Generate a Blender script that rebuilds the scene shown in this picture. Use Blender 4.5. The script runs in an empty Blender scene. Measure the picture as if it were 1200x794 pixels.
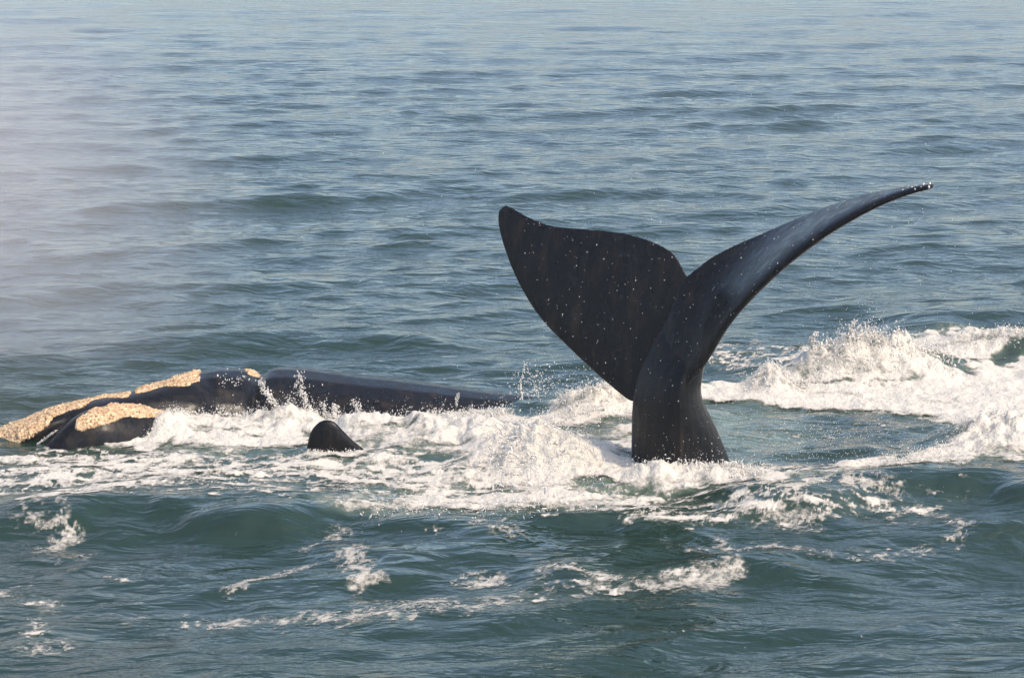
import bpy, bmesh, math, random
import numpy as np
from mathutils import Vector, noise as mnoise
random.seed(7)
rng = np.random.default_rng(11)

# ------------------------------------------------------------------ camera, sky, sun, exposure
scene = bpy.context.scene
H = 5.6                                    # eye height on the boat, metres
F = 2600.0                                 # focal length in photo pixels (1200 wide)
PITCH = math.atan(507.0 / F)
cam_d = bpy.data.cameras.new('camera')
cam = bpy.data.objects.new('camera', cam_d)
scene.collection.objects.link(cam)
cam.location = (0, 0, H)
cam.rotation_euler = (math.pi / 2 - PITCH, 0, 0)
cam_d.sensor_width = 36.0
cam_d.lens = F / 1200.0 * 36.0
cam_d.clip_end = 20000.0
scene.camera = cam

SUN_EL, SUN_AZ = math.radians(50), math.radians(118)   # azimuth clockwise from +Y: behind the camera, to the right
world = bpy.data.worlds.new('World')
scene.world = world
world.use_nodes = True
wn = world.node_tree.nodes
wl = world.node_tree.links
sky = wn.new('ShaderNodeTexSky')
sky.sky_type = 'NISHITA'
sky.sun_disc = False
sky.sun_elevation = SUN_EL
sky.sun_rotation = SUN_AZ
sky.altitude = 0
sky.air_density = 1.0
sky.dust_density = 2.4
sky.ozone_density = 1.0
bg = wn['Background']
bg.inputs['Strength'].default_value = 0.15
wl.new(sky.outputs['Color'], bg.inputs['Color'])

sun_d = bpy.data.lights.new('sun', 'SUN')
sun_d.energy = 2.0
sun_d.angle = math.radians(0.6)
sun_d.color = (1.0, 0.85, 0.66)
sun = bpy.data.objects.new('sun', sun_d)
scene.collection.objects.link(sun)
sdir = Vector((math.sin(SUN_AZ) * math.cos(SUN_EL), math.cos(SUN_AZ) * math.cos(SUN_EL), math.sin(SUN_EL)))
sun.rotation_euler = sdir.to_track_quat('Z', 'Y').to_euler()
sun.location = (10, -10, 30)

scene.view_settings.view_transform = 'Standard'
scene.view_settings.look = 'None'
scene.view_settings.gamma = 1.0
scene.view_settings.exposure = 0.92
scene.view_settings.use_curve_mapping = False
scene.render.engine = 'CYCLES'
scene.cycles.max_bounces = 8
scene.cycles.transparent_max_bounces = 12
scene.cycles.volume_bounces = 1
scene.cycles.volume_step_rate = 2.0

# ------------------------------------------------------------------ helpers
CP, SP = math.cos(PITCH), math.sin(PITCH)

def ray(px, py):
    u, v = (px - 600.0) / F, (py - 397.0) / F
    # forward (0,CP,-SP), down (0,-SP,-CP)
    return u, CP - v * SP, -SP - v * CP

def at(px, py, Y):
    """world point at depth Y seen at photo pixel px, py"""
    a, b, c = ray(px, py)
    k = Y / b
    return Vector((a * k, Y, H + c * k))

def on_sea(px, py):
    a, b, c = ray(px, py)
    k = -H / c
    return Vector((a * k, b * k, 0))

def to_px(x, y, z):
    """numpy: world -> photo pixel"""
    dz = z - H
    f = y * CP - dz * SP
    d = -y * SP - dz * CP
    return 600.0 + F * x / f, 397.0 + F * d / f

def sstep(a, b, x):
    t = np.clip((x - a) / (b - a), 0, 1)
    return t * t * (3 - 2 * t)

def gnoise(x, y, seed):
    """gradient noise, about -1..1"""
    x = x.astype(np.float32); y = y.astype(np.float32)
    fx, fy = np.floor(x), np.floor(y)
    ix, iy = fx.astype(np.int64), fy.astype(np.int64)
    tx, ty = x - fx, y - fy
    sx = tx * tx * tx * (tx * (tx * 6 - 15) + 10)
    sy = ty * ty * ty * (ty * (ty * 6 - 15) + 10)
    def g(dx, dy):
        h = ((ix + dx) * 374761393 + (iy + dy) * 668265263 + seed * 974634123) & 0xffffffff
        h = ((h ^ (h >> 13)) * 1274126177) & 0xffffffff
        h = h ^ (h >> 16)
        a = (h & 0xffff).astype(np.float32) * np.float32(2 * math.pi / 65536)
        return np.cos(a) * (tx - dx) + np.sin(a) * (ty - dy)
    n0 = g(0, 0) * (1 - sx) + g(1, 0) * sx
    n1 = g(0, 1) * (1 - sx) + g(1, 1) * sx
    return (n0 * (1 - sy) + n1 * sy) * 1.5

def fbm(x, y, seed, octaves=4, gain=0.5, ridged=False, billow=False):
    tot, amp, nrm = 0, 1.0, 0
    c, s = math.cos(0.6), math.sin(0.6)
    for o in range(octaves):
        n = gnoise(x, y, seed + o * 17)
        if ridged: n = 1 - 2 * np.abs(n)
        if billow: n = 2 * np.abs(n) - 0.6
        tot = tot + n * amp
        nrm += amp
        amp *= gain
        x, y = (c * x - s * y) * 2.03 + 3.1, (s * x + c * y) * 2.03 + 7.7
    return tot / nrm

def new_mat(name):
    m = bpy.data.materials.new(name)
    m.use_nodes = True
    nt = m.node_tree
    return m, nt, nt.nodes['Principled BSDF'], nt.nodes['Material Output']

def N(nt, typ, **kw):
    n = nt.nodes.new(typ)
    for k, v in kw.items():
        if k in n.inputs: n.inputs[k].default_value = v
        else: setattr(n, k, v)
    return n

def coords(nt, scale=(1, 1, 1)):
    tc = N(nt, 'ShaderNodeTexCoord')
    mp = N(nt, 'ShaderNodeMapping')
    mp.inputs['Scale'].default_value = scale
    nt.links.new(tc.outputs['Object'], mp.inputs['Vector'])
    return mp.outputs['Vector']

def mathn(nt, op, a, b=None, c=None, clamp=False):
    n = nt.nodes.new('ShaderNodeMath'); n.operation = op; n.use_clamp = clamp
    for i, v in enumerate((a, b, c)):
        if v is None: continue
        if isinstance(v, (int, float)): n.inputs[i].default_value = v
        else: nt.links.new(v, n.inputs[i])
    return n.outputs[0]

def mixc(nt, fac, a, b):
    n = nt.nodes.new('ShaderNodeMix'); n.data_type = 'RGBA'
    for i, v in ((0, fac), (6, a), (7, b)):
        if isinstance(v, tuple): n.inputs[i].default_value = (*v, 1)
        elif isinstance(v, (int, float)): n.inputs[i].default_value = v
        else: nt.links.new(v, n.inputs[i])
    return n.outputs[2]

def mesh_np(name, verts, quads, mat, smooth=True):
    me = bpy.data.meshes.new(name)
    verts = np.ascontiguousarray(verts, np.float32); quads = np.ascontiguousarray(quads, np.int32)
    k = quads.shape[1]
    me.vertices.add(len(verts)); me.vertices.foreach_set('co', verts.ravel())
    me.loops.add(quads.size); me.loops.foreach_set('vertex_index', quads.ravel())
    me.polygons.add(len(quads))
    me.polygons.foreach_set('loop_start', np.arange(0, quads.size, k, dtype=np.int32))
    me.update(calc_edges=True)
    me.polygons.foreach_set('use_smooth', np.full(len(quads), smooth))
    me.materials.append(mat)
    o = bpy.data.objects.new(name, me)
    scene.collection.objects.link(o)
    return o

def add_attr(o, name, arr):
    a = o.data.attributes.new(name, 'FLOAT', 'POINT')
    a.data.foreach_set('value', np.ascontiguousarray(arr, np.float32))

def tag(o, label=None, cat=None, kind=None, group=None):
    if label: o['label'] = label
    if cat: o['category'] = cat
    if kind: o['kind'] = kind
    if group: o['group'] = group

# ------------------------------------------------------------------ materials
def sea_material():
    m, nt, b, out = new_mat('sea_water')
    at_ = N(nt, 'ShaderNodeAttribute', attribute_name='air')
    col = mixc(nt, at_.outputs['Fac'], (0.014, 0.031, 0.023), (0.24, 0.30, 0.22))
    nt.links.new(col, b.inputs['Base Color'])
    b.inputs['IOR'].default_value = 1.333
    b.inputs['Roughness'].default_value = 0.07
    v = coords(nt, (1.0, 2.0, 1.0))
    patch = N(nt, 'ShaderNodeTexNoise', Scale=0.22, Detail=3.0)
    nt.links.new(v, patch.inputs['Vector'])
    pm = nt.nodes.new('ShaderNodeMapRange')
    nt.links.new(patch.outputs['Fac'], pm.inputs['Value'])
    pm.inputs['From Min'].default_value = 0.38; pm.inputs['From Max'].default_value = 0.66
    pm.inputs['To Min'].default_value = 0.25; pm.inputs['To Max'].default_value = 1.6
    n1 = N(nt, 'ShaderNodeTexNoise', Scale=1.7, Detail=3.0, Roughness=0.5, Distortion=0.6)
    n2 = N(nt, 'ShaderNodeTexNoise', Scale=6.5, Detail=3.0, Roughness=0.55, Distortion=0.4)
    for n in (n1, n2): nt.links.new(v, n.inputs['Vector'])
    h = mathn(nt, 'ADD', mathn(nt, 'MULTIPLY', n1.outputs['Fac'], 0.07),
              mathn(nt, 'MULTIPLY', mathn(nt, 'MULTIPLY', n2.outputs['Fac'], 0.0115), pm.outputs['Result']))
    v3 = coords(nt, (0.24, 1.0, 1.0))
    n3 = N(nt, 'ShaderNodeTexNoise', Scale=0.75, Detail=4.0, Roughness=0.55, Distortion=0.3)
    nt.links.new(v3, n3.inputs['Vector'])
    h = mathn(nt, 'ADD', h, mathn(nt, 'MULTIPLY', n3.outputs['Fac'], 0.12))
    bp = N(nt, 'ShaderNodeBump', Strength=1.0, Distance=1.0)
    nt.links.new(h, bp.inputs['Height'])
    nt.links.new(bp.outputs['Normal'], b.inputs['Normal'])
    return m

def foam_material():
    m, nt, b, out = new_mat('white_foam')
    v = coords(nt)
    n1 = N(nt, 'ShaderNodeTexNoise', Scale=16.0, Detail=5.0, Roughness=0.65)
    n2 = N(nt, 'ShaderNodeTexVoronoi', Scale=38.0)
    for n in (n1, n2): nt.links.new(v, n.inputs['Vector'])
    a = N(nt, 'ShaderNodeAttribute', attribute_name='foam')
    # frayed edge: bubbles thin out where the foam is thin
    fr = mathn(nt, 'ADD', a.outputs['Fac'], mathn(nt, 'MULTIPLY', mathn(nt, 'SUBTRACT', n1.outputs['Fac'], 0.5), 0.9))
    mr = nt.nodes.new('ShaderNodeMapRange'); mr.interpolation_type = 'SMOOTHSTEP'
    nt.links.new(fr, mr.inputs['Value'])
    mr.inputs['From Min'].default_value = 0.12; mr.inputs['From Max'].default_value = 0.75
    b.inputs['Base Color'].default_value = (0.575, 0.535, 0.468, 1)
    b.inputs['Roughness'].default_value = 0.75
    b.inputs['Specular IOR Level'].default_value = 0.25
    h = mathn(nt, 'ADD', mathn(nt, 'MULTIPLY', n1.outputs['Fac'], 0.05), mathn(nt, 'MULTIPLY', n2.outputs['Distance'], 0.008))
    bp = N(nt, 'ShaderNodeBump', Strength=0.8, Distance=1.0)
    nt.links.new(h, bp.inputs['Height']); nt.links.new(bp.outputs['Normal'], b.inputs['Normal'])
    tr = nt.nodes.new('ShaderNodeBsdfTransparent')
    mx = nt.nodes.new('ShaderNodeMixShader')
    nt.links.new(mr.outputs['Result'], mx.inputs[0])
    nt.links.new(tr.outputs[0], mx.inputs[1]); nt.links.new(b.outputs[0], mx.inputs[2])
    nt.links.new(mx.outputs[0], out.inputs['Surface'])
    return m

def spray_material():
    m, nt, b, out = new_mat('spray_drop')
    b.inputs['Base Color'].default_value = (0.63, 0.60, 0.55, 1)
    b.inputs['Roughness'].default_value = 0.35
    return m

def skin_material(name='wet_whale_skin'):
    m, nt, b, out = new_mat(name)
    v = coords(nt)
    n1 = N(nt, 'ShaderNodeTexNoise', Scale=2.2, Detail=5.0, Roughness=0.6)
    n2 = N(nt, 'ShaderNodeTexNoise', Scale=28.0, Detail=4.0, Roughness=0.6)
    vs = coords(nt, (3.0, 3.0, 0.6))
    n3 = N(nt, 'ShaderNodeTexNoise', Scale=3.0, Detail=6.0, Roughness=0.65)
    nt.links.new(v, n1.inputs['Vector']); nt.links.new(v, n2.inputs['Vector']); nt.links.new(vs, n3.inputs['Vector'])
    mr = nt.nodes.new('ShaderNodeMapRange'); nt.links.new(n3.outputs['Fac'], mr.inputs['Value'])
    mr.inputs['From Min'].default_value = 0.52; mr.inputs['From Max'].default_value = 0.70
    col = mixc(nt, mr.outputs['Result'], (0.0042, 0.0043, 0.0055), (0.022, 0.0155, 0.0115))
    # fine pale scratches and scars
    vo = N(nt, 'ShaderNodeTexVoronoi', Scale=26.0); nt.links.new(v, vo.inputs['Vector'])
    sp = mathn(nt, 'MULTIPLY', mathn(nt, 'LESS_THAN', vo.outputs['Distance'], 0.10), mathn(nt, 'GREATER_THAN', n1.outputs['Fac'], 0.55))
    col = mixc(nt, mathn(nt, 'MULTIPLY', sp, 0.2), col, (0.25, 0.25, 0.26))
    wv = N(nt, 'ShaderNodeTexWave', Scale=1.3, Distortion=14.0, Detail=3.0); wv.inputs['Detail Scale'].default_value = 1.6
    nt.links.new(v, wv.inputs['Vector'])
    scr = mathn(nt, 'MULTIPLY', mathn(nt, 'LESS_THAN', wv.outputs['Fac'], 0.012), mathn(nt, 'GREATER_THAN', n1.outputs['Fac'], 0.50))
    col = mixc(nt, mathn(nt, 'MULTIPLY', scr, 0.05), col, (0.16, 0.16, 0.17))
    nt.links.new(col, b.inputs['Base Color'])
    rr = nt.nodes.new('ShaderNodeMapRange'); nt.links.new(n3.outputs['Fac'], rr.inputs['Value'])
    rr.inputs['From Min'].default_value = 0.3; rr.inputs['From Max'].default_value = 0.7
    rr.inputs['To Min'].default_value = 0.20; rr.inputs['To Max'].default_value = 0.46
    nt.links.new(rr.outputs['Result'], b.inputs['Roughness'])
    b.inputs['Specular IOR Level'].default_value = 0.16
    h = mathn(nt, 'ADD', mathn(nt, 'MULTIPLY', n1.outputs['Fac'], 0.02), mathn(nt, 'MULTIPLY', n2.outputs['Fac'], 0.003))
    bp = N(nt, 'ShaderNodeBump', Strength=0.7, Distance=1.0)
    nt.links.new(h, bp.inputs['Height']); nt.links.new(bp.outputs['Normal'], b.inputs['Normal'])
    return m

def callosity_material():
    m, nt, b, out = new_mat('callosity')
    v = coords(nt)
    n1 = N(nt, 'ShaderNodeTexNoise', Scale=30.0, Detail=5.0, Roughness=0.7)
    vo = N(nt, 'ShaderNodeTexVoronoi', Scale=34.0)
    nt.links.new(v, n1.inputs['Vector']); nt.links.new(v, vo.inputs['Vector'])
    cr = nt.nodes.new('ShaderNodeValToRGB')
    nt.links.new(n1.outputs['Fac'], cr.inputs['Fac'])
    e = cr.color_ramp.elements
    e[0].position = 0.40; e[0].color = (0.20, 0.115, 0.06, 1)
    e[1].position = 0.72; e[1].color = (0.80, 0.68, 0.49, 1)
    k = e.new(0.46); k.color = (0.55, 0.35, 0.185, 1)
    k = e.new(0.55); k.color = (0.70, 0.52, 0.32, 1)
    nm = N(nt, 'ShaderNodeTexNoise', Scale=5.0, Detail=4.0, Roughness=0.6); nt.links.new(v, nm.inputs['Vector'])
    mm = nt.nodes.new('ShaderNodeMapRange'); nt.links.new(nm.outputs['Fac'], mm.inputs['Value'])
    mm.inputs['From Min'].default_value = 0.48; mm.inputs['From Max'].default_value = 0.72
    pit = mathn(nt, 'LESS_THAN', vo.outputs['Distance'], 0.16)
    cc = mixc(nt, mathn(nt, 'MULTIPLY', mm.outputs['Result'], 0.75), cr.outputs['Color'], (0.50, 0.30, 0.16))
    cc = mixc(nt, mathn(nt, 'MULTIPLY', pit, 0.4), cc, (0.10, 0.06, 0.04))
    nt.links.new(cc, b.inputs['Base Color'])
    b.inputs['Roughness'].default_value = 0.7
    h = mathn(nt, 'ADD', mathn(nt, 'MULTIPLY', n1.outputs['Fac'], 0.03), mathn(nt, 'MULTIPLY', vo.outputs['Distance'], 0.02))
    bp = N(nt, 'ShaderNodeBump', Strength=0.9, Distance=1.0)
    nt.links.new(h, bp.inputs['Height']); nt.links.new(bp.outputs['Normal'], b.inputs['Normal'])
    return m

M_SEA, M_FOAM, M_SPRAY, M_SKIN, M_CALL = sea_material(), foam_material(), spray_material(), skin_material(), callosity_material()

# ------------------------------------------------------------------ sea surface
# rows get sparser with distance, columns fan out with distance; sides and far field are coarse out to the horizon
ysc = np.concatenate([np.arange(1010, 560, -1.35), np.arange(560, 420, -0.95), np.arange(420, 150, -1.2), np.arange(150, -96, -0.85)])
ang = PITCH + np.arctan((ysc - 397.0) / F)
Ynear = H / np.tan(ang)
Yfar = np.geomspace(Ynear[-1] * 1.05, 9000, 60)
Yfront = np.linspace(1.0, Ynear[0] - 0.15, 12)
Yrow = np.concatenate([Yfront, Ynear, Yfar])
ud = np.arange(-0.262, 0.2621, 0.00060)
us = np.geomspace(0.27, 3.2, 36)
U = np.concatenate([-us[::-1], ud, us])
nr, nc = len(Yrow), len(U)
X0 = (Yrow[:, None] * U[None, :]).astype(np.float32)
Y0 = np.repeat(Yrow[:, None], nc, 1).astype(np.float32)
dY = np.gradient(Yrow)[:, None].astype(np.float32)

Z0 = np.zeros_like(X0); DX = np.zeros_like(X0); DY = np.zeros_like(X0)
NW = 150
lam = np.geomspace(0.30, 8.5, NW) * rng.uniform(0.93, 1.07, NW)
for i in range(NW):
    l = lam[i]
    th = math.radians(-90 + 14) + rng.normal(0, 0.34 if l > 1.5 else 0.6)
    s = 0.112 * math.sqrt(2.0 / NW) * (0.9 if l < 0.5 else 1.35 if l < 2.5 else 0.72)
    a = s * l / (2 * math.pi)
    k = 2 * math.pi / l
    kx, ky = k * math.cos(th), k * math.sin(th)
    ph = rng.uniform(0, 2 * math.pi)
    nrow = int(np.searchsorted(Yrow, 160.0))
    # waves finer than the local rows are left to the material's ripples
    fade = np.clip((l / (2.1 * dY[:nrow]) - 1.0) * 2.0, 0, 1)
    hi = int((fade[:, 0] > 0).sum())
    idx = np.where(fade[:, 0] > 0)[0]
    if len(idx) == 0: continue
    r1 = idx.max() + 1
    p = kx * X0[:r1] + ky * Y0[:r1] + ph
    f = a * fade[:r1]
    Z0[:r1] += f * np.cos(p)
    sn = f * np.sin(p) * 0.75
    DX[:r1] -= sn * math.cos(th); DY[:r1] -= sn * math.sin(th)
X1, Y1 = X0 + DX, Y0 + DY
PX, PY = to_px(X1, Y1, np.zeros_like(X1))

# working block: rows where whitewater can be (from the boat to about 45 m)
r0, r1 = int(np.searchsorted(Yrow, 12.0)), int(np.searchsorted(Yrow, 46.0))
c0, c1 = len(us), len(us) + len(ud)
bx, by = X1[r0:r1, c0:c1], Y1[r0:r1, c0:c1]
px, py = PX[r0:r1, c0:c1], PY[r0:r1, c0:c1]
# low frequency warp of the layout so nothing reads as drawn with a ruler
wx = px + 14 * fbm(bx * 1.1, by * 1.1, 5, 3) + 5 * gnoise(bx * 5, by * 5, 91)
wy = py + 7 * fbm(bx * 1.1, by * 1.1, 55, 3) + 2.5 * gnoise(bx * 5, by * 5, 92)

def stroke(pts, w, soft=0.5, vs=2.2, X=None, Y=None):
    """soft band along a polyline laid on the sea (layout coordinates, vertical stretched by vs)"""
    X = wx if X is None else X; Y = wy if Y is None else Y
    best = np.full(X.shape, 1e9, np.float32)
    wid = w if isinstance(w, (list, tuple)) else [w] * len(pts)
    for (a, b, wa, wb) in zip(pts[:-1], pts[1:], wid[:-1], wid[1:]):
        ax, ay, bx_, by_ = a[0], a[1] * vs, b[0], b[1] * vs
        dx, dy = bx_ - ax, by_ - ay
        t = np.clip(((X - ax) * dx + (Y * vs - ay) * dy) / (dx * dx + dy * dy + 1e-6), 0, 1)
        d = np.hypot(X - ax - t * dx, Y * vs - ay - t * dy) / (wa + (wb - wa) * t)
        best = np.minimum(best, d)
    return 1 - sstep(1 - soft, 1 + soft, best)

def blob(x, y, rx, ry, soft=0.5, X=None, Y=None):
    X = wx if X is None else X; Y = wy if Y is None else Y
    return 1 - sstep(1 - soft, 1 + soft, np.hypot((X - x) / rx, (Y - y) / ry))

def gauss(x, y, sx, sy):
    p = on_sea(x, y)
    q = np.hypot((bx - p.x) / sx, (by - p.y) / sy)
    return np.exp(-q * q)

mx = lambda *a: np.maximum.reduce(a)
# --- swell shapes and mounds thrown up by the animals (heights in metres)
def ridge(pts, h, front, back):
    """wave crest along a polyline, steep towards the boat"""
    P_ = [on_sea(*p) for p in pts]
    out = np.zeros_like(bx)
    for a, b in zip(P_[:-1], P_[1:]):
        d = b - a; L = d.length; t = d / L
        s = (bx - a.x) * t.x + (by - a.y) * t.y
        n = (bx - a.x) * -t.y + (by - a.y) * t.x + 0.32 * fbm(bx * 0.9, by * 0.5, 77, 3) 
        e = np.where(s < 0, -s, np.where(s > L, s - L, 0))
        w = np.where(n > 0, back, front)
        out = np.maximum(out, np.exp(-(n / w) ** 2 - (e / 0.7) ** 2))
    return out * h
zz = np.zeros_like(bx)
zz += ridge([(330, 616), (440, 612), (520, 615), (610, 612), (720, 618)], 0.12, 0.32, 0.9)
zz += ridge([(930, 600), (1010, 588), (1110, 574), (1260, 582)], 0.20, 0.45, 1.1)
zz += ridge([(90, 606), (180, 594), (280, 612)], 0.17, 0.40, 0.9)
zz += ridge([(470, 672), (560, 665), (640, 668)], 0.10, 0.35, 0.7)
zz += ridge([(830, 668), (870, 662), (910, 668)], 0.07, 0.2, 0.3)
zz += ridge([(1090, 385), (1190, 372)], 0.18, 0.9, 1.4)
zz += ridge([(130, 245), (290, 238), (430, 233)], 0.10, 0.35, 0.8) + ridge([(590, 230), (700, 225), (860, 227)], 0.09, 0.35, 0.8) + ridge([(200, 410), (330, 400), (470, 404)], 0.10, 0.4, 0.9)
rough = fbm(bx * 2.2, by * 2.2, 31, 3)
m_crest = gauss(1008, 432, 0.50, 0.5) * 0.31 + gauss(960, 436, 0.35, 0.4) * 0.18 + gauss(1070, 430, 0.5, 0.5) * 0.19
m_crest += gauss(905, 452, 0.23, 0.3) * 0.30 + gauss(1160, 410, 0.5, 0.4) * 0.16 + gauss(1200, 412, 0.4, 0.4) * 0.14
m_left = gauss(700, 478, 0.45, 0.5) * 0.24 + gauss(640, 545, 0.6, 0.6) * 0.24 + gauss(560, 520, 0.7, 0.5) * 0.16
m_left += gauss(420, 505, 0.5, 0.35) * 0.13 + gauss(500, 510, 0.6, 0.35) * 0.12 + gauss(250, 505, 0.7, 0.35) * 0.12 + gauss(335, 500, 0.3, 0.3) * 0.14 + gauss(200, 512, 0.28, 0.25) * 0.15
m_base = gauss(800, 566, 0.75, 0.28) * 0.13 + gauss(745, 574, 0.5, 0.3) * 0.09
m_right = gauss(1180, 525, 0.6, 0.8) * 0.22
mound = m_crest + m_left + m_base + m_right
zz += mound * (1 + 0.8 * rough + 0.35 * fbm(bx * 6, by * 6, 37, 3, .6))

# --- thick foam layout
T = mx(
    # bright sheet behind the tail, sweeping to the right
    stroke([(815, 459), (900, 460), (1000, 458), (1100, 460), (1240, 455)], [16, 26, 46, 66, 90], 0.45) * 1.12,
    stroke([(950, 432), (1010, 425), (1080, 420), (1180, 405), (1250, 405)], [30, 48, 44, 26, 26], 0.5) * 0.95,
    blob(905, 448, 38, 13) * 0.9,
    stroke([(1230, 478), (1180, 510), (1120, 538)], [110, 95, 44], 0.6) * 1.15,
    stroke([(1240, 548), (1130, 545), (1060, 552), (990, 556)], [30, 20, 18, 14], 0.7) * 0.85,
    stroke([(1080, 560), (1020, 566), (950, 575), (890, 580)], [14, 12, 10, 12], 0.7) * 0.72,
    # tail collar
    stroke([(735, 560), (790, 560), (860, 568), (900, 580)], [36, 42, 38, 22], 0.5) * 1.25,
    stroke([(680, 590), (720, 592), (770, 586)], [26, 24, 14], 0.6) * 0.75,
    # mass between tail and back
    blob(645, 545, 92, 40, 0.5) * 1.05,
    stroke([(640, 500), (690, 480), (740, 474)], [34, 46, 40], 0.6) * 1.0,
    stroke([(680, 525), (730, 520), (770, 520)], [36, 40, 34], 0.7) * 0.72,
    stroke([(172, 524), (192, 512), (225, 500)], [16, 24, 26], 0.5) * 1.15,
    stroke([(560, 520), (600, 545), (640, 570)], [50, 60, 50], 0.6) * 0.92,
    # along the flank of the back
    stroke([(180, 502), (240, 500), (300, 505), (360, 500), (440, 504), (520, 500), (590, 492)], [16, 28, 30, 28, 32, 36, 30], 0.5) * 1.0,
    stroke([(430, 520), (520, 525), (600, 530)], [34, 40, 30], 0.6) * 0.8,
    stroke([(130, 524), (200, 512), (280, 518), (340, 522)], [14, 30, 40, 34], 0.6) * 0.88,
    blob(392, 536, 40, 7, 0.5) * 0.85,
    # front breaking edge
    stroke([(380, 598), (450, 594), (520, 596), (600, 600)], [16, 26, 34, 34], 0.8) * 0.68,
    stroke([(470, 560), (540, 565), (600, 575), (660, 575)], [30, 44, 50, 40], 0.7) * 0.62,
    stroke([(330, 545), (420, 550), (500, 545)], [16, 24, 30], 0.8) * 0.5,
    stroke([(180, 545), (240, 535), (330, 530)], [20, 26, 26], 0.8) * 0.5,
    stroke([(560, 588), (620, 590), (690, 596), (740, 602)], [22, 24, 16, 12], 0.6) * 0.85,
    stroke([(430, 575), (500, 570), (560, 578)], [18, 24, 24], 0.7) * 0.6,
    stroke([(90, 575), (150, 566), (220, 562), (300, 560)], [14, 18, 14, 10], 0.7) * 0.66,
    stroke([(0, 541), (40, 544)], 8, 0.6) * 0.8,
)
# holes
hole = mx(blob(985, 516, 150, 27, 0.35) * 1.1, blob(880, 500, 55, 34, 0.4) * 0.9, blob(700, 575, 34, 9, 0.6) * 0.55, blob(690, 515, 40, 7, 0.5) * 0.35,
          blob(300, 512, 30, 7, 0.5) * 0.5, blob(966, 428, 26, 5, 0.6) * 0.9, blob(985, 447, 46, 3, 0.6) * 0.75, blob(1050, 446, 30, 2.5, 0.6) * 0.5, blob(930, 452, 18, 4, 0.6) * 0.7, blob(1120, 432, 36, 4, 0.6) * 0.6, blob(1185, 418, 20, 5, .6) * .8, blob(560, 500, 30, 8, .6) * .45)
T = T * (1 - 0.75 * np.clip(hole, 0, 1))
# --- lacy foam layout
Lc = mx(
    stroke([(-40, 572), (300, 575), (700, 592), (900, 596), (1080, 604)], [50, 70, 66, 44, 26], 0.8) * 0.70,
    stroke([(60, 545), (250, 550), (420, 560)], [40, 60, 50], 0.8) * 0.8,
    stroke([(0, 560), (120, 560), (330, 555), (560, 560)], [34, 60, 56, 50], 0.7) * 0.9,
    stroke([(30, 600), (90, 590), (140, 578)], [12, 22, 26], 0.7) * 0.9,
    stroke([(640, 590), (760, 610), (900, 610), (1060, 600)], [20, 46, 46, 26], 0.8) * 0.74,
    stroke([(880, 560), (1000, 560), (1120, 555)], [30, 34, 26], 0.8) * 0.85,
    blob(985, 512, 160, 36, 0.5) * 0.45,
    stroke([(820, 420), (880, 425), (940, 420)], [20, 36, 26], 0.7) * 0.75,
    stroke([(600, 450), (700, 440), (760, 450)], [20, 26, 24], 0.8) * 0.4,
    stroke([(560, 700), (700, 690), (860, 672)], [26, 34, 20], 0.8) * 0.62,
    stroke([(220, 728), (360, 726), (480, 720)], [16, 22, 20], 0.8) * 0.6,
    stroke([(90, 640), (160, 690), (140, 730)], [16, 20, 20], 0.8) * 0.45,
    stroke([(0, 690), (60, 700), (30, 760)], [36, 30, 30], 0.8) * 0.60,
    stroke([(420, 610), (520, 640), (620, 620)], [30, 36, 24], 0.8) * 0.4,
    blob(1100, 600, 70, 24, 0.7) * 0.5,
)
# --- single drawn-out streaks left on the smooth water
wx2 = px + 11 * fbm(bx * 2.2, by * 2.2, 15, 4, .6); wy2 = py + 5.5 * fbm(bx * 2.2, by * 2.2, 65, 4, .6)
STREAKS = [
    ([(25, 617), (75, 618), (82, 626), (50, 640)], [5, 4, 5, 3], 0.8),
    ([(50, 652), (110, 642)], [3, 4], 0.6),
    ([(30, 610), (62, 598), (85, 585)], [7, 9, 10], 0.75),
    ([(268, 692), (300, 676), (345, 665), (368, 658)], [4, 3, 3, 2], 0.75),
    ([(355, 640), (395, 626)], [4, 6], 0.7),
    ([(408, 648), (414, 662), (428, 672), (416, 682)], [8, 9, 8, 4], 0.85),
    ([(150, 722), (178, 712), (215, 712)], [5, 4, 2], 0.6),
    ([(232, 726), (290, 726), (345, 728), (400, 722)], [6, 7, 8, 6], 0.75),
    ([(398, 728), (440, 716), (478, 727)], [8, 11, 6], 0.8),
    ([(490, 712), (510, 709), (535, 713)], [9, 13, 7], 0.85),
    ([(540, 680), (570, 676), (592, 680)], [4, 10, 4], 0.75),
    ([(560, 718), (600, 706), (640, 690), (632, 678)], [11, 8, 8, 8], 0.7),
    ([(640, 668), (700, 676), (720, 686), (760, 690), (820, 680), (866, 668)], [4, 5, 4, 6, 10, 4], 0.8),
    ([(634, 668), (645, 684), (690, 692), (740, 690)], [4, 3, 4, 6], 0.7),
    ([(845, 643), (900, 642), (960, 650), (1045, 650), (1085, 644)], [5, 3, 2, 5, 3], 0.75),
    ([(860, 614), (900, 612), (940, 616), (960, 622)], [5, 7, 8, 4], 0.75),
    ([(920, 598), (975, 588), (1045, 588)], [6, 10, 6], 0.8),
    ([(1090, 606), (1120, 614), (1128, 625), (1115, 638)], [3, 4, 5, 3], 0.75),
    ([(1040, 618), (1066, 620), (1066, 634)], [3, 3, 2], 0.6),
    ([(46, 760), (80, 756)], [8, 6], 0.75),
    ([(770, 640), (800, 648), (880, 648)], [3, 4, 3], 0.6),
    ([(560, 622), (585, 612), (590, 628)], [4, 6, 8], 0.7),
    ([(830, 404), (870, 402), (900, 408)], [7, 5, 4], 0.6),
]
S = mx(*[stroke(p, w, 0.7, 2.0, wx2, wy2) * k for p, w, k in STREAKS])
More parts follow.
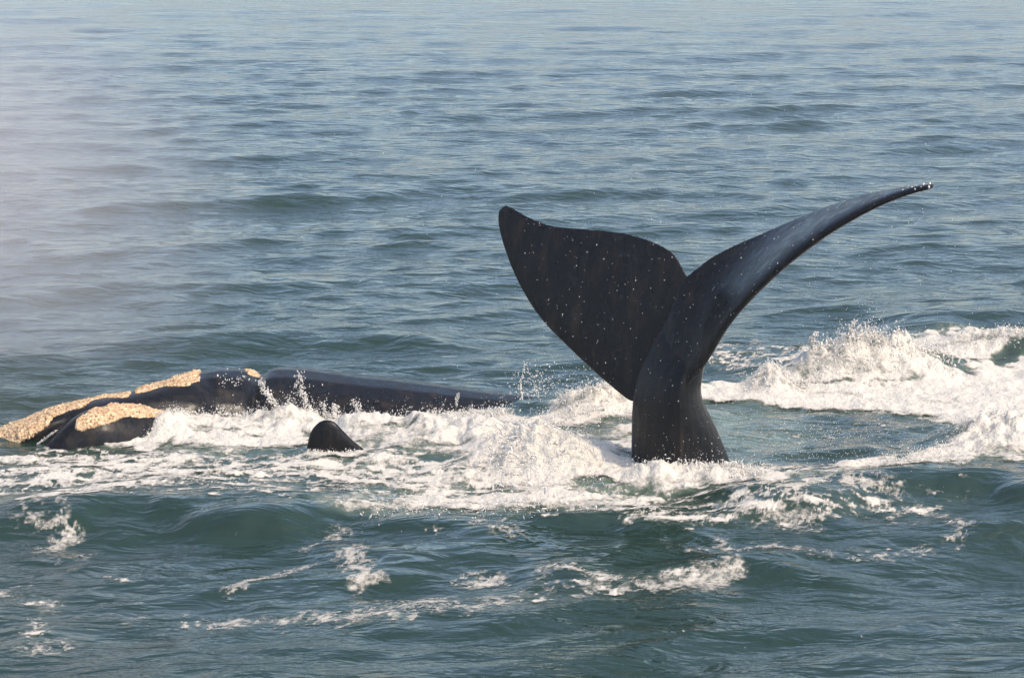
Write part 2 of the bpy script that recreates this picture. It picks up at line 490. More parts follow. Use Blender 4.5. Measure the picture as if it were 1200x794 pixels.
nz = fbm(bx * 1.9, by * 1.5, 201, 6, 0.58)                 # big tears
nf = fbm(bx * 7.0, by * 5.5, 301, 5, 0.6)                  # fine tears
lace = fbm(bx * 1.6 + 0.4 * nf, by * 1.9 + 0.4 * nf, 401, 4, 0.55, ridged=True)
wisp = fbm(bx * 0.9 + 0.5 * nz, by * 2.6, 501, 5, 0.6)
dens = T * 1.08 + 0.56 * nz + 0.30 * nf + 0.40 * wisp + 0.08
thick = sstep(0.40, 0.95, dens) * (0.50 + 0.50 * sstep(0.75, 1.35, dens + 0.6 * wisp))
lace2 = fbm(bx * 3.2 + 0.5 * nf, by * 3.6 + 0.5 * nf, 451, 3, 0.55, ridged=True)
wisp2 = fbm(bx * 2.1 + 0.4 * nz, by * 4.6, 521, 5, 0.62)
lac = sstep(0.56, 0.98, Lc * 0.74 + 0.62 * wisp2 + 0.30 * lace2 + 0.25 * nf) * 0.8
lace2 = fbm(bx * 3.2 + 0.5 * nf, by * 3.6 + 0.5 * nf, 451, 3, 0.55, ridged=True)
S2 = mx(*[stroke(p, [q * 3.2 + 5 for q in w], 0.8, 2.0, wx2, wy2) * k for p, w, k in STREAKS])
stk = mx(sstep(0.42, 1.0, S * (1 + 0.5 * nz) + 0.60 * nf) * 0.60 * (S > 0.02), sstep(0.58, 1.0, S2 * 0.68 + 0.42 * lace2 + 0.34 * nf) * 0.52 * (S2 > 0.05))
def net(f, seed):
    return sstep(0.80, 0.97, 1 - np.abs(gnoise(bx * f + 0.55 * nf + 0.5 * nz, by * f * 0.9 + 0.55 * nf, seed)))
netp = np.maximum(net(1.5, 901), net(3.1, 911) * 0.85)
stk = mx(stk * 0.9, netp * sstep(0.30, 0.85, S2 + 0.35 * nz) * 0.46)
lac = mx(lac, netp * sstep(0.38, 0.85, Lc + 0.45 * nz) * 0.6)
flecks = sstep(0.70, 0.90, gnoise(bx * 13, by * 8, 811) * 0.75 + 0.55 * fbm(bx * 0.5, by * 0.5, 821, 3) + 0.15 * nf) * 0.5 * (py < 780) * (py > 560)
stk = np.maximum(stk, flecks)
foam = np.clip(mx(thick, lac, stk), 0, 1)
# aerated pale green water around and under the foam
aer = np.clip(mx(T * 0.75, Lc * 0.20, blob(985, 512, 170, 40, 0.5) * 0.16, blob(870, 505, 90, 45, .6) * .42, blob(690, 560, 90, 34, .6) * .62) * (0.75 + 0.7 * nz), 0, 0.85)
aer = np.maximum(aer - 0.06, 0)

# lumps: foam heaps up in cauliflower clumps, water between keeps a torn, choppy skin
lump = fbm(bx * 3.4, by * 3.4, 601, 5, 0.55, billow=True)
churn = np.clip(T + 0.4 * Lc, 0, 1)
zz += churn * 0.045 * fbm(bx * 2.7, by * 2.7, 701, 4, 0.55) + blob(985, 512, 160, 36, 0.5) * 0.012 * fbm(bx * 9, by * 6, 711, 3, .6)
zw = Z0[r0:r1, c0:c1] * (1 - 0.35 * np.clip(T, 0, 1)) + zz
edge = sstep(0, 60, px + 90) * 1.0
Z0[r0:r1, c0:c1] = zw
air_full = np.zeros_like(Z0); air_full[r0:r1, c0:c1] = aer

V = np.stack([X1, Y1, Z0], -1).reshape(-1, 3)
ii, jj = np.meshgrid(np.arange(nr - 1), np.arange(nc - 1), indexing='ij')
a = (ii * nc + jj).ravel()
Q = np.stack([a, a + 1, a + nc + 1, a + nc], -1)
sea = mesh_np('sea', V, Q, M_SEA)
add_attr(sea, 'air', air_full.ravel())
tag(sea, 'choppy grey green sea surface', 'sea', 'structure')

# foam sheet lying on the water, with its own body
fz = zw + 0.006 + thick * (0.018 + 0.075 * np.clip(lump + 0.25, 0, 2) * (0.5 + 0.9 * np.clip(mound * 3, 0, 1)))
nb_r, nb_c = bx.shape
keep = foam > 0.06
q_i, q_j = np.meshgrid(np.arange(nb_r - 1), np.arange(nb_c - 1), indexing='ij')
fk = (keep[:-1, :-1] | keep[1:, :-1] | keep[:-1, 1:] | keep[1:, 1:]) & (px[:-1, :-1] > -110) & (px[:-1, :-1] < 1310)
a = (q_i * nb_c + q_j)[fk]
FQ = np.stack([a, a + 1, a + nb_c + 1, a + nb_c], -1)
used, inv = np.unique(FQ, return_inverse=True)
FV = np.stack([bx, by, fz], -1).reshape(-1, 3)[used]
foam_o = mesh_np('foam', FV, inv.reshape(-1, 4), M_FOAM)
add_attr(foam_o, 'foam', foam.ravel()[used])
tag(foam_o, 'churned cream white foam spread over the water around the whales', 'foam', 'stuff')

def sea_z(x, y):
    """foam surface height at a world point (nearest grid vertex)"""
    r = min(max(int(np.searchsorted(Yrow, y)) - r0, 0), nb_r - 1)
    c = min(max(int(round((x / y + 0.262) / 0.0006)), 0), nb_c - 1)
    return float(fz[r, c])

# ------------------------------------------------------------------ whales
def catmull(A, k):
    """densify list of equal-length point rings along the first axis"""
    A = np.asarray(A, float); n = len(A); out = []
    for i in range(n - 1):
        p0, p1, p2, p3 = A[max(i - 1, 0)], A[i], A[i + 1], A[min(i + 2, n - 1)]
        for j in range(k):
            t = j / k
            out.append(0.5 * ((2 * p1) + (-p0 + p2) * t + (2 * p0 - 5 * p1 + 4 * p2 - p3) * t * t + (-p0 + 3 * p1 - 3 * p2 + p3) * t ** 3))
    out.append(A[-1])
    return np.array(out)

def loft(bm, rings):
    rows = [[bm.verts.new(Vector(p)) for p in r] for r in rings]
    n = len(rows[0])
    for r, s in zip(rows[:-1], rows[1:]):
        for i in range(n):
            j = (i + 1) % n
            bm.faces.new((r[i], r[j], s[j], s[i]))
    for r, rev in ((rows[0], True), (rows[-1], False)):
        c = bm.verts.new(sum((v.co for v in r), Vector()) / n)
        for i in range(n):
            j = (i + 1) % n
            bm.faces.new((r[j], r[i], c) if rev else (r[i], r[j], c))

def fuse(name, bm, voxel, smooth, mat):
    """union the lofts into one continuous skin"""
    bmesh.ops.recalc_face_normals(bm, faces=bm.faces)
    me = bpy.data.meshes.new(name + '_lofts'); bm.to_mesh(me); bm.free()
    o = bpy.data.objects.new(name + '_lofts', me); scene.collection.objects.link(o)
    md = o.modifiers.new('r', 'REMESH'); md.mode = 'VOXEL'; md.voxel_size = voxel; md.use_smooth_shade = True
    sm = o.modifiers.new('s', 'SMOOTH'); sm.factor = 0.5; sm.iterations = smooth
    dg = bpy.context.evaluated_depsgraph_get()
    me2 = bpy.data.meshes.new_from_object(o.evaluated_get(dg))
    bpy.data.objects.remove(o); bpy.data.meshes.remove(me)
    me2.name = name
    me2.materials.clear(); me2.materials.append(mat)
    for p in me2.polygons: p.use_smooth = True
    return me2

def lobe(bm, secs, side, n=15):
    """secs: (trailing xyz, leading xyz, thickness); chord sections of a fluke lobe"""
    S_ = catmull([np.concatenate([t, l, [th]]) for t, l, th in secs], 5)
    rings = []
    for i, s in enumerate(S_):
        t, l, th = s[:3], s[3:6], s[6]
        q0, q1 = S_[max(i - 1, 0)], S_[min(i + 1, len(S_) - 1)]
        span = (q1[:3] + q1[3:6] - q0[:3] - q0[3:6])
        nrm = np.cross(t - l, span); nrm /= np.linalg.norm(nrm) + 1e-9
        ring = []
        for k in range(n + 1):
            c = 0.5 * (1 - math.cos(math.pi * k / n))
            h = th * (2.6 * (0.2969 * math.sqrt(c) - 0.126 * c - 0.3516 * c * c + 0.2843 * c ** 3 - 0.1015 * c ** 4)) + 0.015 * max(0.0, math.sin(math.pi * min(c, 1))) ** 0.35
            ring.append((c, h))
        pts = [l + (t - l) * c + nrm * h for c, h in ring] + [l + (t - l) * c - nrm * h for c, h in ring[1:-1][::-1]]
        rings.append(pts)
    loft(bm, rings)

# --- the whale whose tail stands out of the water
YB = on_sea(797, 547).y
bm = bmesh.new()
def P3(x, y, d): return np.array(at(x, y, YB + d))
def ring4(D, Nn, Vv, Ff, n=7):
    """rounded four-cornered cross-section"""
    pts = [P3(*D), P3(*Nn), P3(*Vv), P3(*Ff)]
    c = sum(pts) / 4
    out = []
    for i in range(4):
        p0, p1 = pts[i], pts[(i + 1) % 4]
        for k in range(n):
            t = k / n * math.pi / 2
            out.append(c + (p0 - c) * math.cos(t) ** 1.45 + (p1 - c) * math.sin(t) ** 1.45)
    return out
stock = [
    ring4((640, 960, 0.2), (800, 960, -1.2), (1010, 960, 0.9), (830, 960, 1.7)),
    ring4((690, 760, 0.15), (798, 760, -0.80), (945, 760, 0.55), (810, 760, 1.2)),
    ring4((733, 610, 0.1), (796, 610, -0.50), (885, 610, 0.35), (802, 610, 0.75)),
    ring4((739, 545, 0.1), (797, 545, -0.44), (858, 545, 0.25), (800, 545, 0.6)),
    ring4((740, 500, 0.1), (797, 500, -0.42), (839, 500, 0.18), (795, 500, 0.5)),
    ring4((742, 465, 0.1), (797, 462, -0.40), (822, 462, 0.12), (790, 465, 0.40)),
    ring4((751, 430, 0.12), (803, 428, -0.30), (826, 428, 0.04), (792, 430, 0.32)),
    ring4((768, 395, 0.14), (806, 395, -0.12), (828, 395, 0.06), (800, 395, 0.26)),
    ring4((786, 362, 0.17), (806, 362, 0.06), (818, 362, 0.10), (804, 362, 0.22)),
    ring4((798, 340, 0.18), (804, 340, 0.15), (809, 340, 0.17), (804, 340, 0.20)),
]
loft(bm, catmull(stock, 4))
left = [
    (P3(822, 330, 0.34), P3(785, 470, 0.26), 0.15),
    (P3(806, 322, 0.38), P3(745, 472, 0.32), 0.17),
    (P3(786, 293, 0.46), P3(715, 452, 0.46), 0.17),
    (P3(740, 274, 0.66), P3(670, 411, 0.70), 0.15),
    (P3(690, 268, 0.88), P3(631, 370, 0.96), 0.12),
    (P3(648, 264, 1.10), P3(605, 326, 1.18), 0.095),
    (P3(618, 253, 1.26), P3(591, 290, 1.32), 0.07),
    (P3(602, 244, 1.36), P3(584, 262, 1.39), 0.05),
    (P3(593, 240, 1.42), P3(584.5, 248, 1.43), 0.03),
]
lobe(bm, left, -1)
right = [
    (P3(800, 326, 0.16), P3(752, 466, 0.08), 0.10),
    (P3(807, 321, 0.17), P3(786, 464, -0.20), 0.26),
    (P3(842, 296, 0.18), P3(818, 436, -0.40), 0.30),
    (P3(898, 271, 0.04), P3(851, 380, -0.70), 0.27),
    (P3(955, 247, -0.24), P3(902, 325, -0.98), 0.22),
    (P3(1005, 230.5, -0.60), P3(957, 281, -1.16), 0.165),
    (P3(1045, 221.5, -0.92), P3(1014, 247, -1.28), 0.11),
    (P3(1076, 217.5, -1.16), P3(1060, 227.5, -1.36), 0.065),
    (P3(1095, 217, -1.34), P3(1089, 220, -1.40), 0.03),
]
lobe(bm, right, 1)
me = fuse('whale_tail', bm, 0.0108, 8, M_SKIN)
whale_b = bpy.data.objects.new('whale', me)
scene.collection.objects.link(whale_b)
tag(whale_b, 'whale holding its glossy black tail flukes high out of the white foam', 'whale')

# --- the whale lying at the surface: head with callosities, back and one flipper
bm = bmesh.new()
def oval(px_, top, bot, Y, hw, n=28, pw=0.85, lean=0.0):
    """cross-section from photo heights top..bot at depth Y, half depth hw"""
    t, b = at(px_, top, Y), at(px_, bot, Y)
    c = (t + b) / 2; hz = (t.z - b.z) / 2
    out = []
    for k in range(n):
        a_ = 2 * math.pi * k / n
        s, co = math.sin(a_), math.cos(a_)
        out.append((c.x, c.y + hw * math.copysign(abs(co) ** pw, co) + lean * s * hz, c.z + hz * math.copysign(abs(s) ** pw, s)))
    return out
trunk = [oval(*a_) for a_ in [
    (130, 500, 560, 24.2, 0.35), (165, 468, 600, 24.2, 0.55), (200, 452, 640, 24.3, 0.75), (235, 438.5, 670, 24.5, 0.85), (262, 434, 690, 24.6, 0.9), (285, 434.5, 700, 24.7, 0.95),
    (298, 437.5, 700, 24.75, 0.97), (307, 443, 700, 24.8, 0.95), (316, 436, 700, 24.8, 1.02), (330, 432.5, 700, 24.85, 1.07), (360, 434, 705, 24.95, 1.1),
    (400, 439, 705, 25.0, 1.12), (440, 443.5, 705, 25.0, 1.12), (480, 448, 700, 25.0, 1.08), (520, 453.5, 695, 25.05, 1.0), (560, 459, 685, 25.1, 0.9), (605, 463.5, 670, 25.2, 0.75), (650, 467, 650, 25.3, 0.6), (710, 476, 620, 25.4, 0.4), (770, 500, 580, 25.6, 0.15)]]
loft(bm, catmull(trunk, 3))
rost = [oval(*a_) for a_ in [
    (-90, 560, 600, 23.2, 0.20), (-50, 532, 590, 23.2, 0.34), (-15, 512, 570, 23.2, 0.40), (10, 500, 550, 23.2, 0.42), (35, 490, 529, 23.2, 0.42), (60, 481, 512, 23.25, 0.40), (85, 474, 498, 23.35, 0.37),
    (110, 468.5, 488, 23.45, 0.34), (135, 464, 483, 23.6, 0.34), (160, 459.5, 488, 23.8, 0.38), (185, 452, 505, 24.05, 0.52), (215, 443, 530, 24.3, 0.70), (250, 438, 560, 24.55, 0.84), (290, 450, 590, 24.7, 0.6)]]
loft(bm, catmull(rost, 4))
lip = [oval(*a_) for a_ in [
    (25, 545, 590, 22.75, 0.12), (45, 528, 590, 22.75, 0.25), (65, 509, 590, 22.78, 0.32), (85, 491, 590, 22.85, 0.36), (105, 480.5, 590, 22.95, 0.40), (130, 476, 595, 23.05, 0.44), (155, 477, 600, 23.2, 0.48),
    (180, 481.5, 605, 23.35, 0.5), (205, 489, 610, 23.5, 0.5), (235, 502, 620, 23.7, 0.5), (270, 530, 630, 23.9, 0.45)]]
loft(bm, catmull(lip, 4))
# flipper: tip breaking the surface, root inside the body below
YF = on_sea(392, 534).y
def fsec(xl, xr, y_, d, th):
    l, r = np.array(at(xl, y_, YF + d)), np.array(at(xr, y_ + (xr - xl) * 0.04, YF + d))
    c = (l + r) / 2
    return [c + (l - c) * math.cos(t) + np.array((0, th, 0)) * math.sin(t) for t in np.linspace(0, 2 * math.pi, 20, endpoint=False)]
flip = [fsec(379, 388, 491.5, 0.0, 0.02), fsec(373, 394, 494, 0.0, 0.04), fsec(367, 400, 500, 0.0, 0.06), fsec(363, 407, 507, 0.01, 0.075), fsec(360.5, 416, 515, 0.02, 0.085), fsec(359, 427, 523, 0.04, 0.09), fsec(358.5, 443, 533, 0.06, 0.10),
        fsec(360, 462, 548, 0.12, 0.13), fsec(362, 474, 575, 0.5, 0.18), fsec(368, 468, 600, 1.1, 0.24), fsec(374, 462, 615, 1.9, 0.26)]
loft(bm, catmull(flip, 4))
me = fuse('whale_body', bm, 0.019, 9, M_SKIN)

whale_a = bpy.data.objects.new('whale', None)
whale_a.location = (-3.0, 24.6, 0.0)
whale_a.empty_display_size = 0.5
scene.collection.objects.link(whale_a)
tag(whale_a, 'whale lying low at the surface with cream callosities on its black head', 'whale')
body = bpy.data.objects.new('body', me)
scene.collection.objects.link(body)
body.parent = whale_a
body.matrix_parent_inverse = whale_a.matrix_world.inverted()
off = Vector(whale_a.location)
body.location = -off; body.matrix_parent_inverse.identity()
body.location = (-off.x, -off.y, -off.z)

# callosities: raised crusts growing on the skin
co = np.empty(len(me.vertices) * 3, np.float32); me.vertices.foreach_get('co', co); co = co.reshape(-1, 3)
fc = np.empty(len(me.polygons) * 3, np.float32); me.polygons.foreach_get('center', fc); fc = fc.reshape(-1, 3)
fn = np.empty(len(me.polygons) * 3, np.float32); me.polygons.foreach_get('normal', fn); fn = fn.reshape(-1, 3)
fpx, fpy = to_px(fc[:, 0], fc[:, 1], fc[:, 2])
vd = fc - np.array((0, 0, H)); vd /= np.linalg.norm(vd, axis=1)[:, None]
facing = -(vd * fn).sum(1)

def inside(poly, x, y):
    r = np.zeros(x.shape, bool); n = len(poly)
    for i in range(n):
        (xa, ya), (xb, yb) = poly[i], poly[(i + 1) % n]
        c = ((ya > y) != (yb > y)) & (x < (xb - xa) * (y - ya) / (yb - ya + 1e-9) + xa)
        r ^= c
    return r

def callosity(name, poly, minface, ymax, height, seed, label=None):
    jx = 4.0 * gnoise(fc[:, 0] * 6, fc[:, 2] * 6 + fc[:, 1] * 3, seed); jy = 2.6 * gnoise(fc[:, 0] * 6 + 40, fc[:, 2] * 6 + fc[:, 1] * 3, seed)
    sel = np.where(inside(poly, fpx + jx, fpy + jy) & (facing > minface) & (fc[:, 1] < ymax))[0]
    b = bmesh.new(); vm = {}
    for f in sel:
        vs = []
        for i in me.polygons[int(f)].vertices:
            if i not in vm: vm[i] = b.verts.new(me.vertices[i].co)
            vs.append(vm[i])
        b.faces.new(vs)
    bmesh.ops.subdivide_edges(b, edges=b.edges, cuts=1, use_grid_fill=True)
    b.normal_update()
    bound = {v for e in b.edges if len(e.link_faces) == 1 for v in e.verts}
    ring2 = {w for v in bound for e in v.link_edges for w in e.verts}
    new = []
    for v in b.verts:
        p = v.co * 26.0
        d1 = mnoise.voronoi(p * 1.9)[0][0]
        t = mnoise.turbulence(p * 0.7, 3, False)
        big = mnoise.noise(v.co * 5.0)
        h = height * max(0.2, 0.45 + 0.6 * big) * (0.55 + 0.6 * t + 1.0 * max(0.0, 0.5 - d1))
        if v in bound: h = -0.02
        elif v in ring2: h *= 0.6
        new.append(v.co + v.normal * h + Vector((random.gauss(0, .0018), random.gauss(0, .0018), random.gauss(0, .0025))))
    for v, p in zip(list(b.verts), new): v.co = p
    m2 = bpy.data.meshes.new(name); b.to_mesh(m2); b.free()
    m2.materials.append(M_CALL)
    for p in m2.polygons: p.use_smooth = True
    o = bpy.data.objects.new(name, m2); scene.collection.objects.link(o)
    o.parent = whale_a; o.location = -off
    if label: o['label'] = label
    return o
callosity('callosity', [(-110, 570), (-110, 480), (-10, 470), (40, 465), (100, 455), (128, 455), (128, 466), (112, 470), (96, 477), (84, 481), (66, 489), (60, 497), (48, 507), (34, 514), (22, 525), (12, 536), (-10, 560)], -0.6, 24.0, 0.045, 3, 'broad orange cream bonnet callosity along the snout')
callosity('callosity', [(128, 455), (152, 448), (151, 465), (140, 467), (128, 465)], -0.6, 24.4, 0.03, 4)
callosity('callosity', [(158, 462), (156, 450), (190, 436), (236, 425), (234, 446), (224, 452), (205, 452), (180, 456)], -0.6, 25.2, 0.06, 5, 'cream callosity ridge on the brow')
callosity('callosity', [(87, 503), (92, 490), (105, 481), (130, 472), (165, 474), (200, 485), (186, 490), (168, 489), (145, 490), (128, 496), (108, 503), (95, 507)], -0.2, 23.6, 0.04, 6, 'lens shaped cream callosity on the lower lip')
callosity('callosity', [(284, 428), (306, 432), (306, 443), (298, 441), (290, 437)], -0.6, 25.6, 0.03, 8)

# ------------------------------------------------------------------ spray: thrown drops and clots of water
drops = []       # x, y, z, r
def put(x, y, z, r): drops.append((x, y, z, r))
def fringe(pts, count, hmax, r0_, r1_, depth=0.25, floor=None):
    """a torn splash edge: drops dense at the water, thinning upward; pts lie on the sea"""
    W = [on_sea(*p) for p in pts]
    seg = [(b - a).length for a, b in zip(W[:-1], W[1:])]
    # plumes: the throw is not even along the edge
    ph = [rng.uniform(0, 6.3) for _ in range(4)]
    for _ in range(count):
        i = rng.choice(len(seg), p=np.array(seg) / sum(seg)); t = rng.uniform()
        p = W[i].lerp(W[i + 1], t)
        x = p.x + rng.normal(0, 0.05); y = p.y + rng.normal(0, depth)
        plume = 0.35 + 0.65 * abs(math.sin(x * 3.1 + ph[0]) * math.sin(x * 7.7 + ph[1])) + 0.5 * max(0, math.sin(x * 17 + ph[2])) ** 4
        h = rng.exponential(0.33) * hmax * plume
        if h > hmax * 1.6: continue
        r = rng.uniform(r0_, r1_) * (1 - 0.45 * min(1, h / hmax)) * rng.choice([0.42, 0.75, 1.3], p=[.62, .30, .08])
        put(x + h * rng.normal(0, .25), y, sea_z(x, y) + h, r)
def jet(pts, Y, count, r0_, r1_, wob=0.012):
    """a thin rope of water thrown up"""
    W = [at(a_, b_, Y) for a_, b_ in pts]
    for _ in range(count):
        t = rng.uniform(0, len(W) - 1.001); i = int(t)
        p = W[i].lerp(W[i + 1], t - i)
        k = t / (len(W) - 1)
        put(p.x + rng.normal(0, wob * (0.6 + k)), p.y + rng.normal(0, wob * 2), p.z + rng.normal(0, wob), rng.uniform(r0_, r1_) * (1.1 - 0.5 * k))
def cloud(cx, cy, Y, sx, sz, sy, count, r0_, r1_):
    c = at(cx, cy, Y)
    for _ in range(count):
        put(c.x + rng.normal(0, sx), c.y + rng.normal(0, sy), c.z + rng.normal(0, sz), rng.uniform(r0_, r1_))
YC = on_sea(1000, 436).y
fringe([(945, 434), (985, 433), (1020, 431), (1075, 428), (1110, 425)], 4200, 0.22, 0.004, 0.014, 0.35)
fringe([(978, 432), (1030, 430)], 1800, 0.34, 0.004, 0.013, 0.25)
fringe([(872, 455), (905, 452), (945, 452)], 1500, 0.14, 0.004, 0.012, 0.18)
fringe([(1110, 412), (1160, 411), (1230, 412)], 1200, 0.12, 0.004, 0.012, 0.2)
fringe([(740, 558), (800, 560), (860, 566), (892, 578)], 2600, 0.13, 0.004, 0.012, 0.16)
fringe([(655, 490), (700, 480), (738, 474)], 2200, 0.20, 0.004, 0.012, 0.35)
fringe([(570, 545), (620, 545), (700, 548)], 3600, 0.22, 0.003, 0.011, 0.55)
fringe([(240, 492), (300, 494), (360, 493), (440, 493), (520, 490), (600, 482)], 4200, 0.17, 0.004, 0.013, 0.12)
fringe([(172, 518), (195, 510), (240, 496)], 1200, 0.13, 0.004, 0.011, 0.12)
fringe([(360, 534), (392, 538), (415, 536)], 350, 0.05, 0.004, 0.010, 0.05)
fringe([(430, 602), (500, 600), (600, 604), (640, 600)], 800, 0.06, 0.003, 0.008, 0.25)
fringe([(1040, 556), (1110, 548)], 900, 0.08, 0.004, 0.010, 0.2)
fringe([(1110, 536), (1180, 510), (1210, 500)], 900, 0.08, 0.004, 0.010, 0.3)
jet([(330, 500), (326, 478), (316, 464), (310, 458), (305, 445)], 23.85, 260, 0.006, 0.017, 0.016)
jet([(36, 527), (48, 517), (58, 510), (66, 504)], 22.72, 110, 0.004, 0.010, 0.006)  # pale drops strung along the lip edge to stand in for its gloss highlight
jet([(375, 492), (360, 474), (352, 455), (350, 436)], 23.8, 240, 0.005, 0.014, 0.018)
jet([(392, 492), (393, 474)], 23.8, 110, 0.006, 0.017, 0.014)
jet([(424, 496), (420, 480), (414, 468)], 23.8, 130, 0.005, 0.014, 0.018)
jet([(380, 485), (378, 470)], 23.8, 60, 0.005, 0.012, 0.014)
jet([(612, 468), (610, 450), (616, 424)], 24.6, 70, 0.005, 0.013, 0.006)
jet([(535, 474), (537, 460)], 24.0, 50, 0.005, 0.011, 0.008)
jet([(955, 412), (950, 398), (957, 389)], YC, 150, 0.008, 0.018, 0.012)
jet([(1000, 396), (996, 384), (1003, 375)], YC, 110, 0.007, 0.015, 0.012)
jet([(1028, 402), (1022, 382)], YC, 60, 0.006, 0.013, 0.010)
cloud(630, 452, 24.4, 0.16, 0.10, 0.2, 260, 0.003, 0.009)
cloud(660, 440, 24.4, 0.25, 0.14, 0.3, 160, 0.002, 0.006)
cloud(350, 470, 23.8, 0.14, 0.10, 0.1, 140, 0.003, 0.009)
cloud(275, 447, 23.75, 0.10, 0.06, 0.05, 50, 0.003, 0.009)
cloud(960, 515, 22.3, 0.85, 0.16, 0.7, 1700, 0.0022, 0.0050)
cloud(640, 520, 22.8, 0.6, 0.18, 0.5, 700, 0.002, 0.007)
cloud(840, 330, 22.0, 2.0, 1.0, 1.5, 320, 0.0016, 0.0036)
cloud(1000, 300, 22.0, 0.9, 0.5, 1.5, 160, 0.0020, 0.0046)

# beads of water clinging to the flukes
tm = whale_b.data
tc_ = np.empty(len(tm.polygons) * 3, np.float32); tm.polygons.foreach_get('center', tc_); tc_ = tc_.reshape(-1, 3)
tpx, tpy = to_px(tc_[:, 0], tc_[:, 1], tc_[:, 2])
cand = np.where((tpy < 530) & (tc_[:, 2] > 0.1))[0]
for i in rng.choice(cand, 520, replace=False):
    r = rng.choice([0.003, 0.004, 0.006, 0.008], p=[.5, .32, .14, .04]); p = tc_[i]
    put(p[0], p[1], p[2], r)
for i in rng.choice(np.where((tpx > 1055) & (tpy < 226))[0], 26, replace=False):
    p = tc_[i]; put(p[0], p[1], p[2], rng.uniform(0.006, 0.012))

# torn clots and strings: bigger uneven lumps of white water inside the splashes
clots = []
def clot(pts, count, hmax, r0_, r1_, depth):
    W = [on_sea(*p) for p in pts]
    for _ in range(int(count * 0.8)):
        t = rng.uniform(0, len(W) - 1.001); i = int(t)
        p = W[i].lerp(W[i + 1], t - i)
        x = p.x + rng.normal(0, .06); y = p.y + rng.normal(0, depth)
        h = abs(rng.normal(0, 0.5)) * hmax * (0.4 + 0.6 * abs(math.sin(x * 5.3) * math.sin(x * 11.1 + 1)))
        clots.append((x, y, sea_z(x, y) + h, rng.uniform(r0_, r1_) * 0.62 * (1 - 0.5 * min(1, h / hmax))))
clot([(945, 434), (985, 433), (1020, 431), (1075, 428), (1110, 425)], 420, 0.20, 0.012, 0.040, 0.3)
clot([(980, 432), (1030, 430)], 160, 0.30, 0.010, 0.032, 0.2)
clot([(875, 455), (905, 452), (945, 452)], 130, 0.12, 0.010, 0.034, 0.15)
clot([(1110, 412), (1160, 411), (1230, 412)], 120, 0.10, 0.010, 0.032, 0.2)
clot([(738, 556), (800, 558), (860, 564), (892, 578)], 260, 0.10, 0.010, 0.034, 0.12)
clot([(655, 490), (700, 480), (738, 474)], 160, 0.16, 0.010, 0.034, 0.3)
clot([(570, 545), (620, 545), (700, 548)], 300, 0.16, 0.010, 0.036, 0.5)
clot([(240, 492), (300, 494), (360, 493), (440, 493), (520, 490), (600, 482)], 360, 0.12, 0.010, 0.034, 0.10)
clot([(430, 602), (500, 600), (600, 604), (700, 604)], 160, 0.04, 0.008, 0.022, 0.2)
ib = bmesh.new(); bmesh.ops.create_icosphere(ib, subdivisions=2, radius=1.0)
iv = np.array([v.co[:] for v in ib.verts]); itf = np.array([[v.index for v in f.verts] for f in ib.faces]); ib.free()
CL = np.array(clots); ncl = len(CL)
lum = np.ones((ncl, len(iv), 1))
for q in range(3):
    dv = rng.normal(0, 1, (ncl, 1, 3)) * (1.5 + q); lum += (0.38 / (q + 1)) * np.sin((iv[None] * dv).sum(-1, keepdims=True) * 2 + rng.uniform(0, 6, (ncl, 1, 1)))
csc = np.stack([rng.uniform(.25, .7, ncl), rng.uniform(.25, .7, ncl), rng.uniform(.8, 2.6, ncl)], -1)[:, None]
cv = iv[None] * lum * csc
tl = rng.normal(0, .9, (ncl, 1)); cx_ = cv[..., 0] * np.cos(tl) - cv[..., 2] * np.sin(tl); cz_ = cv[..., 0] * np.sin(tl) + cv[..., 2] * np.cos(tl)
cv = CL[:, None, :3] + np.stack([cx_, cv[..., 1], cz_], -1) * CL[:, None, 3:4]
cf = itf[None] + (np.arange(ncl) * len(iv))[:, None, None]
# each drop a small faceted bead, stretched a little along its throw
t5 = (1 + 5 ** 0.5) / 2
octv = np.array([(1, 0, 0), (-1, 0, 0), (0, 1, 0), (0, -1, 0), (0, 0, 1), (0, 0, -1)], float)
octf = np.array([(0, 2, 4), (2, 1, 4), (1, 3, 4), (3, 0, 4), (2, 0, 5), (1, 2, 5), (3, 1, 5), (0, 3, 5)])
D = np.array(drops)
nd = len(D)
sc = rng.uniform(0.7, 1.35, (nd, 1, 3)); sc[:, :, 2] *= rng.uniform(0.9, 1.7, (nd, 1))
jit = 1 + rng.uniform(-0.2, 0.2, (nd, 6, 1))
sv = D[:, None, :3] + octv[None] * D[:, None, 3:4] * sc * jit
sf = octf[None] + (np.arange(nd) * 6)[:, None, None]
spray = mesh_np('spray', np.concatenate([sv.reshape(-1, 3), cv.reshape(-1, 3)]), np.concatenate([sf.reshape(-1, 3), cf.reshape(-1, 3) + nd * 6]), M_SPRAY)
tag(spray, 'white spray drops thrown up from the foam around the whales', 'spray', 'stuff')

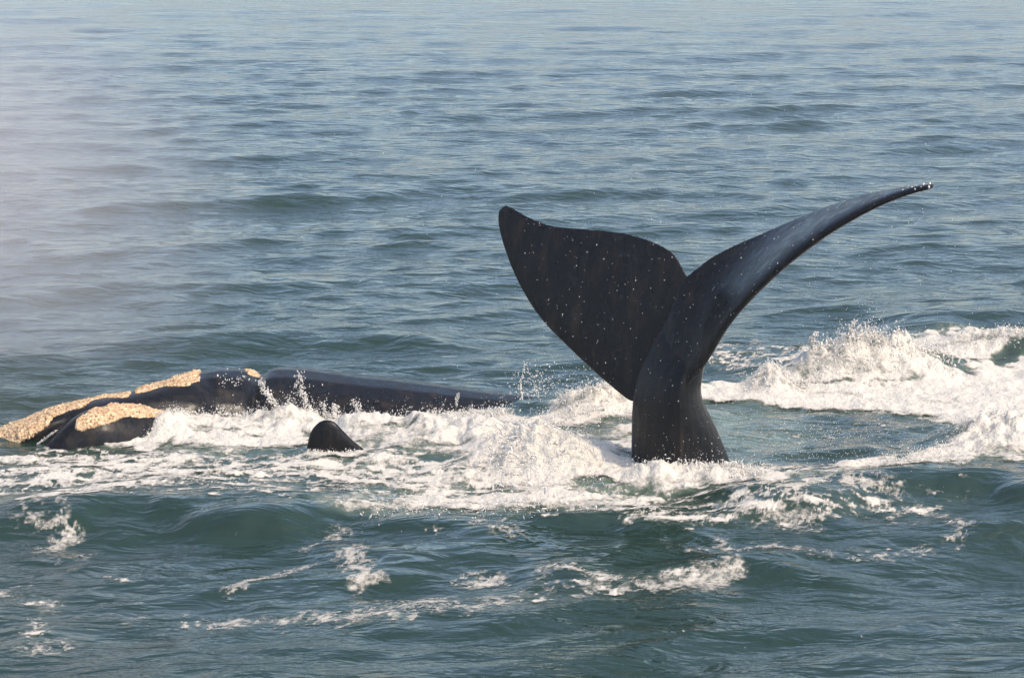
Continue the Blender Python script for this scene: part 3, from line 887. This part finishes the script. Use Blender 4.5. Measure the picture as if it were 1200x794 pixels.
# ------------------------------------------------------------------ mist of a whale's breath drifting at the left
m = bpy.data.materials.new('breath_mist'); m.use_nodes = True
nt = m.node_tree; nt.nodes.clear()
out = nt.nodes.new('ShaderNodeOutputMaterial')
vol = nt.nodes.new('ShaderNodeVolumePrincipled')
vol.inputs['Color'].default_value = (0.97, 0.89, 0.86, 1)
vol.inputs['Anisotropy'].default_value = 0.2
tcn = nt.nodes.new('ShaderNodeTexCoord')
gr = nt.nodes.new('ShaderNodeTexGradient'); gr.gradient_type = 'SPHERICAL'
nt.links.new(tcn.outputs['Object'], gr.inputs['Vector'])
ns = N(nt, 'ShaderNodeTexNoise', Scale=1.6, Detail=2.0)
nt.links.new(tcn.outputs['Object'], ns.inputs['Vector'])
den = mathn(nt, 'MULTIPLY', mathn(nt, 'POWER', gr.outputs['Fac'], 1.4), mathn(nt, 'MULTIPLY', ns.outputs['Fac'], 0.95))
nt.links.new(den, vol.inputs['Density'])
nt.links.new(vol.outputs[0], out.inputs['Volume'])
bm = bmesh.new(); bmesh.ops.create_icosphere(bm, subdivisions=3, radius=1.0)
me = bpy.data.meshes.new('mist'); bm.to_mesh(me); bm.free(); me.materials.append(m)
mist = bpy.data.objects.new('mist', me); scene.collection.objects.link(mist)
mist.location = (-7.0, 27.5, 1.9); mist.scale = (4.2, 2.2, 3.9)
tag(mist, 'thin pale breath mist drifting over the sea beside the whale head', 'mist', 'stuff')

# ------------------------------------------------------------------ sea haze
hm = bpy.data.materials.new('sea_haze'); hm.use_nodes = True
nt = hm.node_tree; nt.nodes.clear()
out = nt.nodes.new('ShaderNodeOutputMaterial'); vol = nt.nodes.new('ShaderNodeVolumePrincipled')
vol.inputs['Color'].default_value = (0.86, 0.91, 0.97, 1); vol.inputs['Density'].default_value = 0.0007
nt.links.new(vol.outputs[0], out.inputs['Volume'])
bm = bmesh.new(); bmesh.ops.create_cube(bm, size=1.0)
me = bpy.data.meshes.new('haze'); bm.to_mesh(me); bm.free(); me.materials.append(hm)
haze = bpy.data.objects.new('haze', me); scene.collection.objects.link(haze)
haze.scale = (60000, 20000, 15); haze.location = (0, 4000, 2.5)
tag(haze, 'thin pale sea haze over the water', 'haze', 'stuff')
